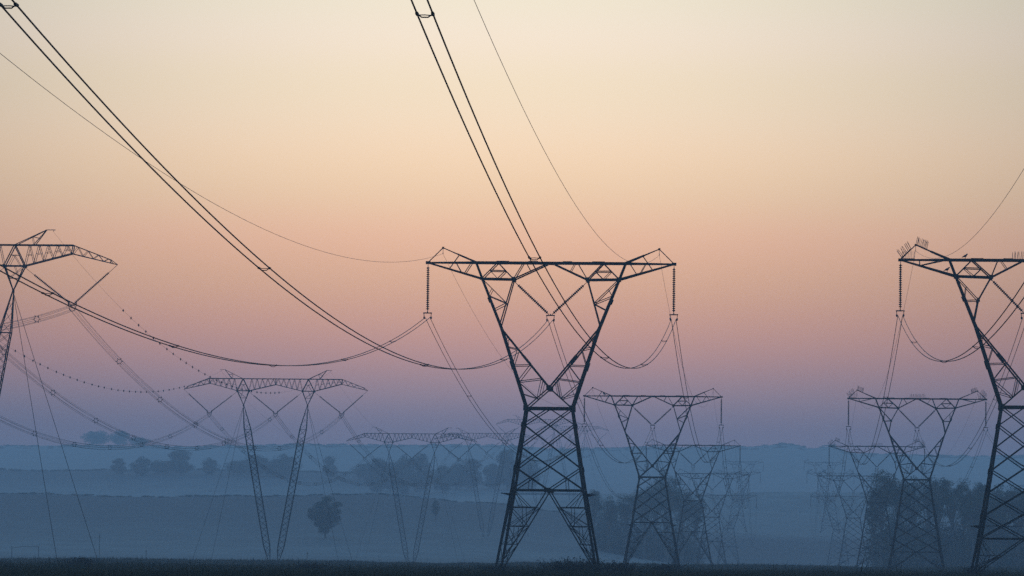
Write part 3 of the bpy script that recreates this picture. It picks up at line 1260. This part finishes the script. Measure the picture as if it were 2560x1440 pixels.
def tree(kind, var, x, y, h, w, label, group=None, rz=None):
    src, h0, w0 = PROTO[kind][var]
    if (kind, var) in used:
        o = copy_tree(src)
    else:
        o = src
        used.add((kind, var))
    o.location = (x, y, gz(x, y) - 0.1)
    o.rotation_euler.z = random.uniform(0, 6.28) if rz is None else rz
    o.scale = (w / w0, w / w0, h / h0)
    tag(o, label, 'tree', group)
    return o


tree('lone', 0, -73.8, 2050, 17.8, 12.6, 'lone dark bushy tree standing in the open field right of the whole guyed pylon', rz=0.6)
tree('tall', 2, -32.4, 2240, 9.5, 4.2, 'small narrow tree in the open field between two guyed pylons')
# right hand wood: individual trees along its front (X, Y, height, width)
RW = 'trees of the dark wood on the right'
rw = [
    (115.2, 1590, 31.5, 7.2, 'ragged leafy tree at the left end of the right wood, tallest of all'),
    (121.5, 1600, 30.0, 6.0, 'tree on the right shoulder of the tallest ragged one in the right wood'),
    (126.9, 1612, 30.5, 5.8, 'tree of the right wood behind the left leg of the half size spiked pylon'),
    (130.6, 1600, 29.3, 5.5, 'tree of the right wood seen between the waist corners of the half size spiked pylon'),
    (135.3, 1615, 30.8, 5.8, 'round topped tree just right of the waist of the half size spiked pylon'),
    (138.6, 1600, 28.8, 5.8, 'lower tree on the right shoulder of the round topped one'),
    (142.9, 1612, 29.3, 4.5, 'small knob of a tree left of the dip in the right wood'),
    (147.2, 1600, 29.0, 5.8, 'round tree after the dip, left of the leg of the cut off pylon'),
    (153.9, 1606, 27.9, 7.8, 'wide tree behind the leg of the cut off pylon'),
    (158.8, 1600, 27.2, 8.0, 'wide tree inside the body of the cut off pylon at the right edge'),
    (143.6, 1588, 24.8, 7.7, 'low tree filling the dip in the right wood'),
    (164.3, 1600, 26.4, 8.8, 'last tree of the right wood, mostly outside the frame'),
    (112.8, 1592, 23.3, 4.5, 'shorter tree at the outer left edge of the right wood'),
    (149.6, 1592, 24.2, 8.7, 'low broad tree in front of the round one left of the cut off pylon leg'),
]
for i, (x, y, h, w, lab) in enumerate(rw):
    tree('gum', i % 3, x, y, h, w * 1.25, lab, RW)
MW = 'trees of the misty wood behind the half size pylon'
mw = [   # the height is that of the top above the plain
    (33.7, 2040, 31.6, 4.8, 'small knob shaped tree at the left end of the middle wood'),
    (39.5, 2050, 28.5, 7.0, 'low tree beside the knob shaped one in the middle wood'),
    (46.8, 2060, 29.5, 8.4, 'low broad tree in the middle wood left of the half size pylon'),
    (53.9, 2050, 32.1, 9.0, 'rounded tree behind the left leg of the half size pylon'),
    (62.7, 2045, 39.3, 8.9, 'tallest tree of the middle wood, rising behind the half size pylon waist'),
    (58.8, 2065, 33.7, 7.4, 'tree tucked left of the tallest one in the middle wood'),
    (69.1, 2055, 32.5, 8.0, 'rounded tree right of the tallest one in the middle wood'),
    (74.5, 2060, 30.1, 6.4, 'last tree at the right end of the middle wood'),
]
for i, (x, y, h, w, lab) in enumerate(mw):
    tree('gum', (i + 1) % 3, x, y, h - gz(x, y), w * 1.25, lab, MW)
HG = 'trees on the hazy hillside'
hs = [  # X, Y, h, w
    ('low', -435.7, 5390, 15.3, 29.4, 'broad tree clump on the skyline at far left'),
    ('low', -411.0, 5390, 16.4, 22.3, 'taller tree beside the broad clump on the left skyline'),
    ('low', -391.0, 5390, 9.4, 23.5, 'low bush trailing right of the left skyline clump'),
    ('round', -278.8, 3649, 12.1, 11.5, 'small round hillside tree at far left'),
    ('round', -262.9, 3649, 13.4, 15.3, 'hillside tree second from the left'),
    ('round', -234.1, 3637, 17.9, 21.7, 'large soft hillside tree left of the whole guyed pylon'),
    ('round', -213.7, 3649, 12.1, 12.8, 'small hillside tree behind the left cables of the whole guyed pylon'),
    ('round', -181.2, 3637, 15.3, 21.7, 'broad hillside tree between the masts of the whole guyed pylon'),
    ('round', -159.5, 3637, 16.0, 20.4, 'broad hillside tree behind the right mast of the whole guyed pylon'),
    ('round', -127.6, 3624, 16.0, 11.5, 'solitary round hillside tree above the lone dark tree'),
    ('low', -103.4, 3624, 11.5, 16.6, 'low hillside bush left of the misty guyed pylon'),
    ('round', -89.3, 3445, 24.2, 17.9, 'dark round tree behind the left mast of the misty guyed pylon'),
    ('round', -72.1, 3452, 26.2, 16.6, 'dark tree in the middle of the misty guyed pylon'),
    ('round', -60.6, 3445, 27.4, 17.9, 'tallest dark tree inside the misty guyed pylon'),
    ('low', -45.9, 3471, 19.1, 17.9, 'soft tree behind the right mast of the misty guyed pylon'),
    ('round', -26.8, 3522, 21.7, 16.6, 'soft pale tree between the misty and the pale guyed pylon'),
    ('low', -11.5, 3535, 17.9, 16.6, 'soft low tree inside the pale guyed pylon'),
    ('round', -1.9, 3522, 28.1, 17.9, 'high rounded tree left of the body of the largest pylon'),
    ('low', 12.1, 3522, 23.0, 17.9, 'pale tree seen through the body of the largest pylon'),
    ('low', -81.7, 3483, 20.4, 16.6, 'low tree filling the gap right of the left mast of the misty guyed pylon'),
    ('low', -37.0, 3528, 17.9, 16.6, 'low tree just right of the misty guyed pylon'),
    ('low', -171.0, 3649, 11.5, 20.4, 'low bush between the two broad trees behind the whole guyed pylon'),
    ('low', -248.8, 3662, 9.6, 20.4, 'low bush between the small hillside trees at left'),
    ('low', 4.5, 3560, 19.1, 20.4, 'low tree at the left leg of the largest pylon body'),
    ('low', -195.2, 3662, 10.2, 17.9, 'low bush by the left mast of the whole guyed pylon'),
]
for i, (kd, x, y, h, w, lab) in enumerate(hs):
    tree(kd, 0 if kd == 'low' else i % 2, x, y, h, w, lab, HG)


for kd in PROTO:                                    # drop the kinds no tree stands for
    for v, (src, h0, w0) in enumerate(PROTO[kd]):
        if (kd, v) not in used:
            for c in list(src.children):
                bpy.data.objects.remove(c)
            bpy.data.objects.remove(src)


# wood edges and hedgerows: leaf masses nobody could count
def leaf_mass(name, label, segs, mat, size, dens, kind='stuff'):
    vs = []
    for (x0, y0, x1, y1, hmin, hmax, depth) in segs:
        ln = math.hypot(x1 - x0, y1 - y0)
        nb = max(3, int(ln / size * dens))
        t = rng.random(nb)
        x = x0 + (x1 - x0) * t + rng.normal(0, size * 0.4, nb)
        y = y0 + (y1 - y0) * t + rng.uniform(-depth, depth, nb)
        top = rng.uniform(hmin, hmax, nb)
        z = ground_z(x, y)
        for k in range(nb):
            n = 240
            u = rng.normal(0, 1, (n, 3))
            u /= np.linalg.norm(u, axis=1)[:, None]
            c = np.array([x[k], y[k], z[k] + top[k] * 0.42]) + u * np.array([size * 0.7, size * 0.7, top[k] * 0.5]) * (rng.random((n, 1)) ** 0.4)
            a = rng.normal(0, 1, (n, 3))
            b = rng.normal(0, 1, (n, 3))
            s = size * rng.uniform(0.025, 0.06, (n, 1))
            vs.append(np.stack([c - a * s, c + b * s * .6, c + a * s, c - b * s * .6], 1))
    o = soup(name, np.concatenate(vs), 4, mat)
    tag(o, label, name.replace('_', ' '), kind=kind)


leaf_mass('undergrowth', 'dense dark scrub filling the wood on the right',
          [(115.5, 1625, 145.2, 1622, 17, 22, 8), (145.2, 1622, 169.8, 1618, 18, 23, 8),
           (115.5, 1608, 169.8, 1602, 5, 12, 8), (115.5, 1616, 169.8, 1612, 11, 18, 6)], LEAF, 4.4, 12.0)
leaf_mass('undergrowth', 'misty scrub below the trees of the middle wood',
          [(34.9, 2080, 75.0, 2080, 15, 23, 6), (34.9, 2068, 75.0, 2068, 5, 12, 6)], LEAF, 4.6, 11.0)
leaf_mass('scrub', 'thin ragged scrub along the far skyline',
          [(-590, 5392, 590, 5392, 0.4, 1.9, 18), (-590, 5330, 590, 5330, 0.4, 1.6, 25)], LEAF_DRY, 5.0, 1.2)
leaf_mass('hedgerow', 'uneven line of scrub along the upper edge of the lowest hillside field',
          [(-270, 2500, -60, 2500, 0.3, 1.0, 6), (-60, 2500, 60, 2505, 0.3, 0.9, 6)], LEAF_DRY, 2.4, 1.5)
leaf_mass('hedgerow', 'faint line of scrub along the middle hillside field at left',
          [(-400, 3700, -110, 3700, 0.4, 1.5, 8)], LEAF_DRY, 3.4, 2.4)


# weeds and bushes near the feet of the largest pylon
def bush(x, y, h, w, label, group=None, stems=320):
    root = empty('weed_bush', (x, y, gz(x, y)))
    b = rng.normal(0, 0.28, (stems, 2)) * w
    base = np.stack([b[:, 0] * 0.6, b[:, 1] * 0.6, np.full(stems, -0.05)], -1)
    hh = h * rng.uniform(0.45, 1.0, stems)
    tip = base + np.stack([b[:, 0] * 0.9, b[:, 1] * 0.9, hh], -1)
    a = rng.uniform(0, math.pi, stems)
    d = np.stack([np.cos(a), np.sin(a), 0 * a], -1) * 0.02
    st = np.stack([base - d, base + d, tip], 1)
    soup('stems', st, 3, WEED, root)
    t = rng.uniform(0.35, 1.0, stems * 5)
    i = rng.integers(0, stems, stems * 5)
    c = base[i] + (tip[i] - base[i]) * t[:, None] + rng.normal(0, 0.06, (stems * 5, 3))
    u, v = rng.normal(0, 0.05, (stems * 5, 3)), rng.normal(0, 0.03, (stems * 5, 3))
    soup('leaves', np.stack([c - u, c + v, c + u, c - v], 1), 4, WEED, root)
    return tag(root, label, 'bush', group)


WG = 'weed bushes on the dark plain'
bush(7.3, 484, 1.75, 3.8, 'largest tangled weed bush at the right foot of the largest pylon', WG)
bush(5.0, 484, 1.45, 2.8, 'smaller weed bush left of the tangled one by the right pylon foot', WG)
bush(10.6, 487, 1.3, 2.8, 'thin weed bush right of the right foot of the largest pylon', WG)
bush(17.0, 560, 1.2, 2.6, 'wispy weed bush between the largest pylon and the half size one', WG)
bush(-1.4, 486, 0.75, 2.0, 'low weed bush beside the left foot of the largest pylon', WG)
bush(-47.0, 560, 1.25, 2.2, 'rounded low bush on the plain near the left edge', WG)
bush(-19.5, 505, 0.8, 2.2, 'low weed bush on the plain under the misty guyed pylon', WG)
bush(58.0, 640, 1.1, 2.4, 'low weed bush on the plain left of the half size spiked pylon', WG)


# ------------------------------------------------------------------ small things
def bird(loc, rz, label):
    root = empty('bird', loc, rz)
    m = MB()
    m.tube([(-0.34, 0, 0.10), (-0.20, 0, 0.17), (-0.06, 0, 0.22), (0.06, 0, 0.27), (0.13, 0, 0.34), (0.18, 0, 0.41), (0.23, 0, 0.43), (0.30, 0, 0.415)],
           [0.025, 0.05, 0.105, 0.115, 0.075, 0.06, 0.05, 0.008], 8)
    for s in (-1, 1):
        m.tube([(0.02, s * 0.04, 0.18), (0.03, s * 0.04, 0.08), (0.02, s * 0.04, 0.0)], 0.014, 5)
    m.build('bird_body', FEATHER, root, smooth=True)
    w = MB()
    for s in (-1, 1):
        w.tube([(0.06, s * 0.10, 0.28), (-0.10, s * 0.11, 0.21), (-0.28, s * 0.05, 0.12)], [0.03, 0.045, 0.012], 6)
    w.build('wing', FEATHER, root, smooth=True)
    return tag(root, label, 'bird', 'birds perched on the pylons')


def on(o, x, y, z):
    return tuple(o.matrix_world @ Vector((x, y, z)))


bird(on(LINE2[0], -5.75, -1.0, ZC + 0.09), 0.3, 'dark bird perched on the top beam of the cut off spiked pylon')
bird(on(LINE2[0], -7.45, -1.05, ZL + 0.36), 0.2, 'dark bird perched on the sloping lower arm of the cut off spiked pylon')
bird(on(LINE1[1], -8.4, -0.82, ZC + 0.08), 2.8, 'small dark bird perched on the left arm of the half size pylon')

# old pipe gate frame and posts far out on the plain at left
fr = empty('pipe_frame', (-96.4, 1020, gz(-96.4, 1020)))
m = MB()
m.bar((-2.6, 0, 0), (-2.6, 0, 3.1), 0.10)
m.bar((2.7, 0, 0), (2.7, 0, 3.1), 0.10)
m.build('post', PAINT, fr)
m = MB()
m.bar((-0.6, 0, 3.03), (2.7, 0, 3.07), 0.07)
m.bar((-2.6, 0, 2.7), (-0.6, 0, 3.03), 0.05)
m.build('top_rail', PAINT, fr)
tag(fr, 'low pipe frame of two posts and a rail on the plain at far left', 'frame')


def post(x, y, h, label):
    o = MB()
    o.tube([(0, 0, -0.2), (0, 0, h * 0.6), (0.01, 0, h)], [0.055, 0.05, 0.045], 7)
    o.ball((0.01, 0, h), 0.055, 7)
    o.bar((-0.25, 0, h * 0.9), (0.25, 0, h * 0.9), 0.05)
    t = o.build('field_post', PAINT)
    t.location = (x, y, gz(x, y))
    tag(t, label, 'post', 'posts on the plain')


post(-84.0, 1050, 5.6, 'tall thin post on the plain under the cut off guyed pylon')
post(-73.0, 1030, 2.6, 'short post on the plain right of the tall thin one')
post(-35.5, 900, 2.3, 'short post at the foot of the whole guyed pylon')
post(73.0, 960, 3.0, 'short post in the mist left of the half size spiked pylon')

# ------------------------------------------------------------------ the air
X0, X1, Y0, Y1, Z0, Z1 = -1200, 1200, -210, 6450, -1.6, HAZE_TOP
me = bpy.data.meshes.new('haze')
me.from_pydata([(x, y, z) for z in (Z0, Z1) for y in (Y0, Y1) for x in (X0, X1)], [],
               [(0, 2, 3, 1), (4, 5, 7, 6), (0, 1, 5, 4), (2, 6, 7, 3), (0, 4, 6, 2), (1, 3, 7, 5)])
me.materials.append(haze_material())
h = link_mesh('haze', me)
tag(h, 'thin blue morning mist filling the whole plain', 'haze', kind='stuff')
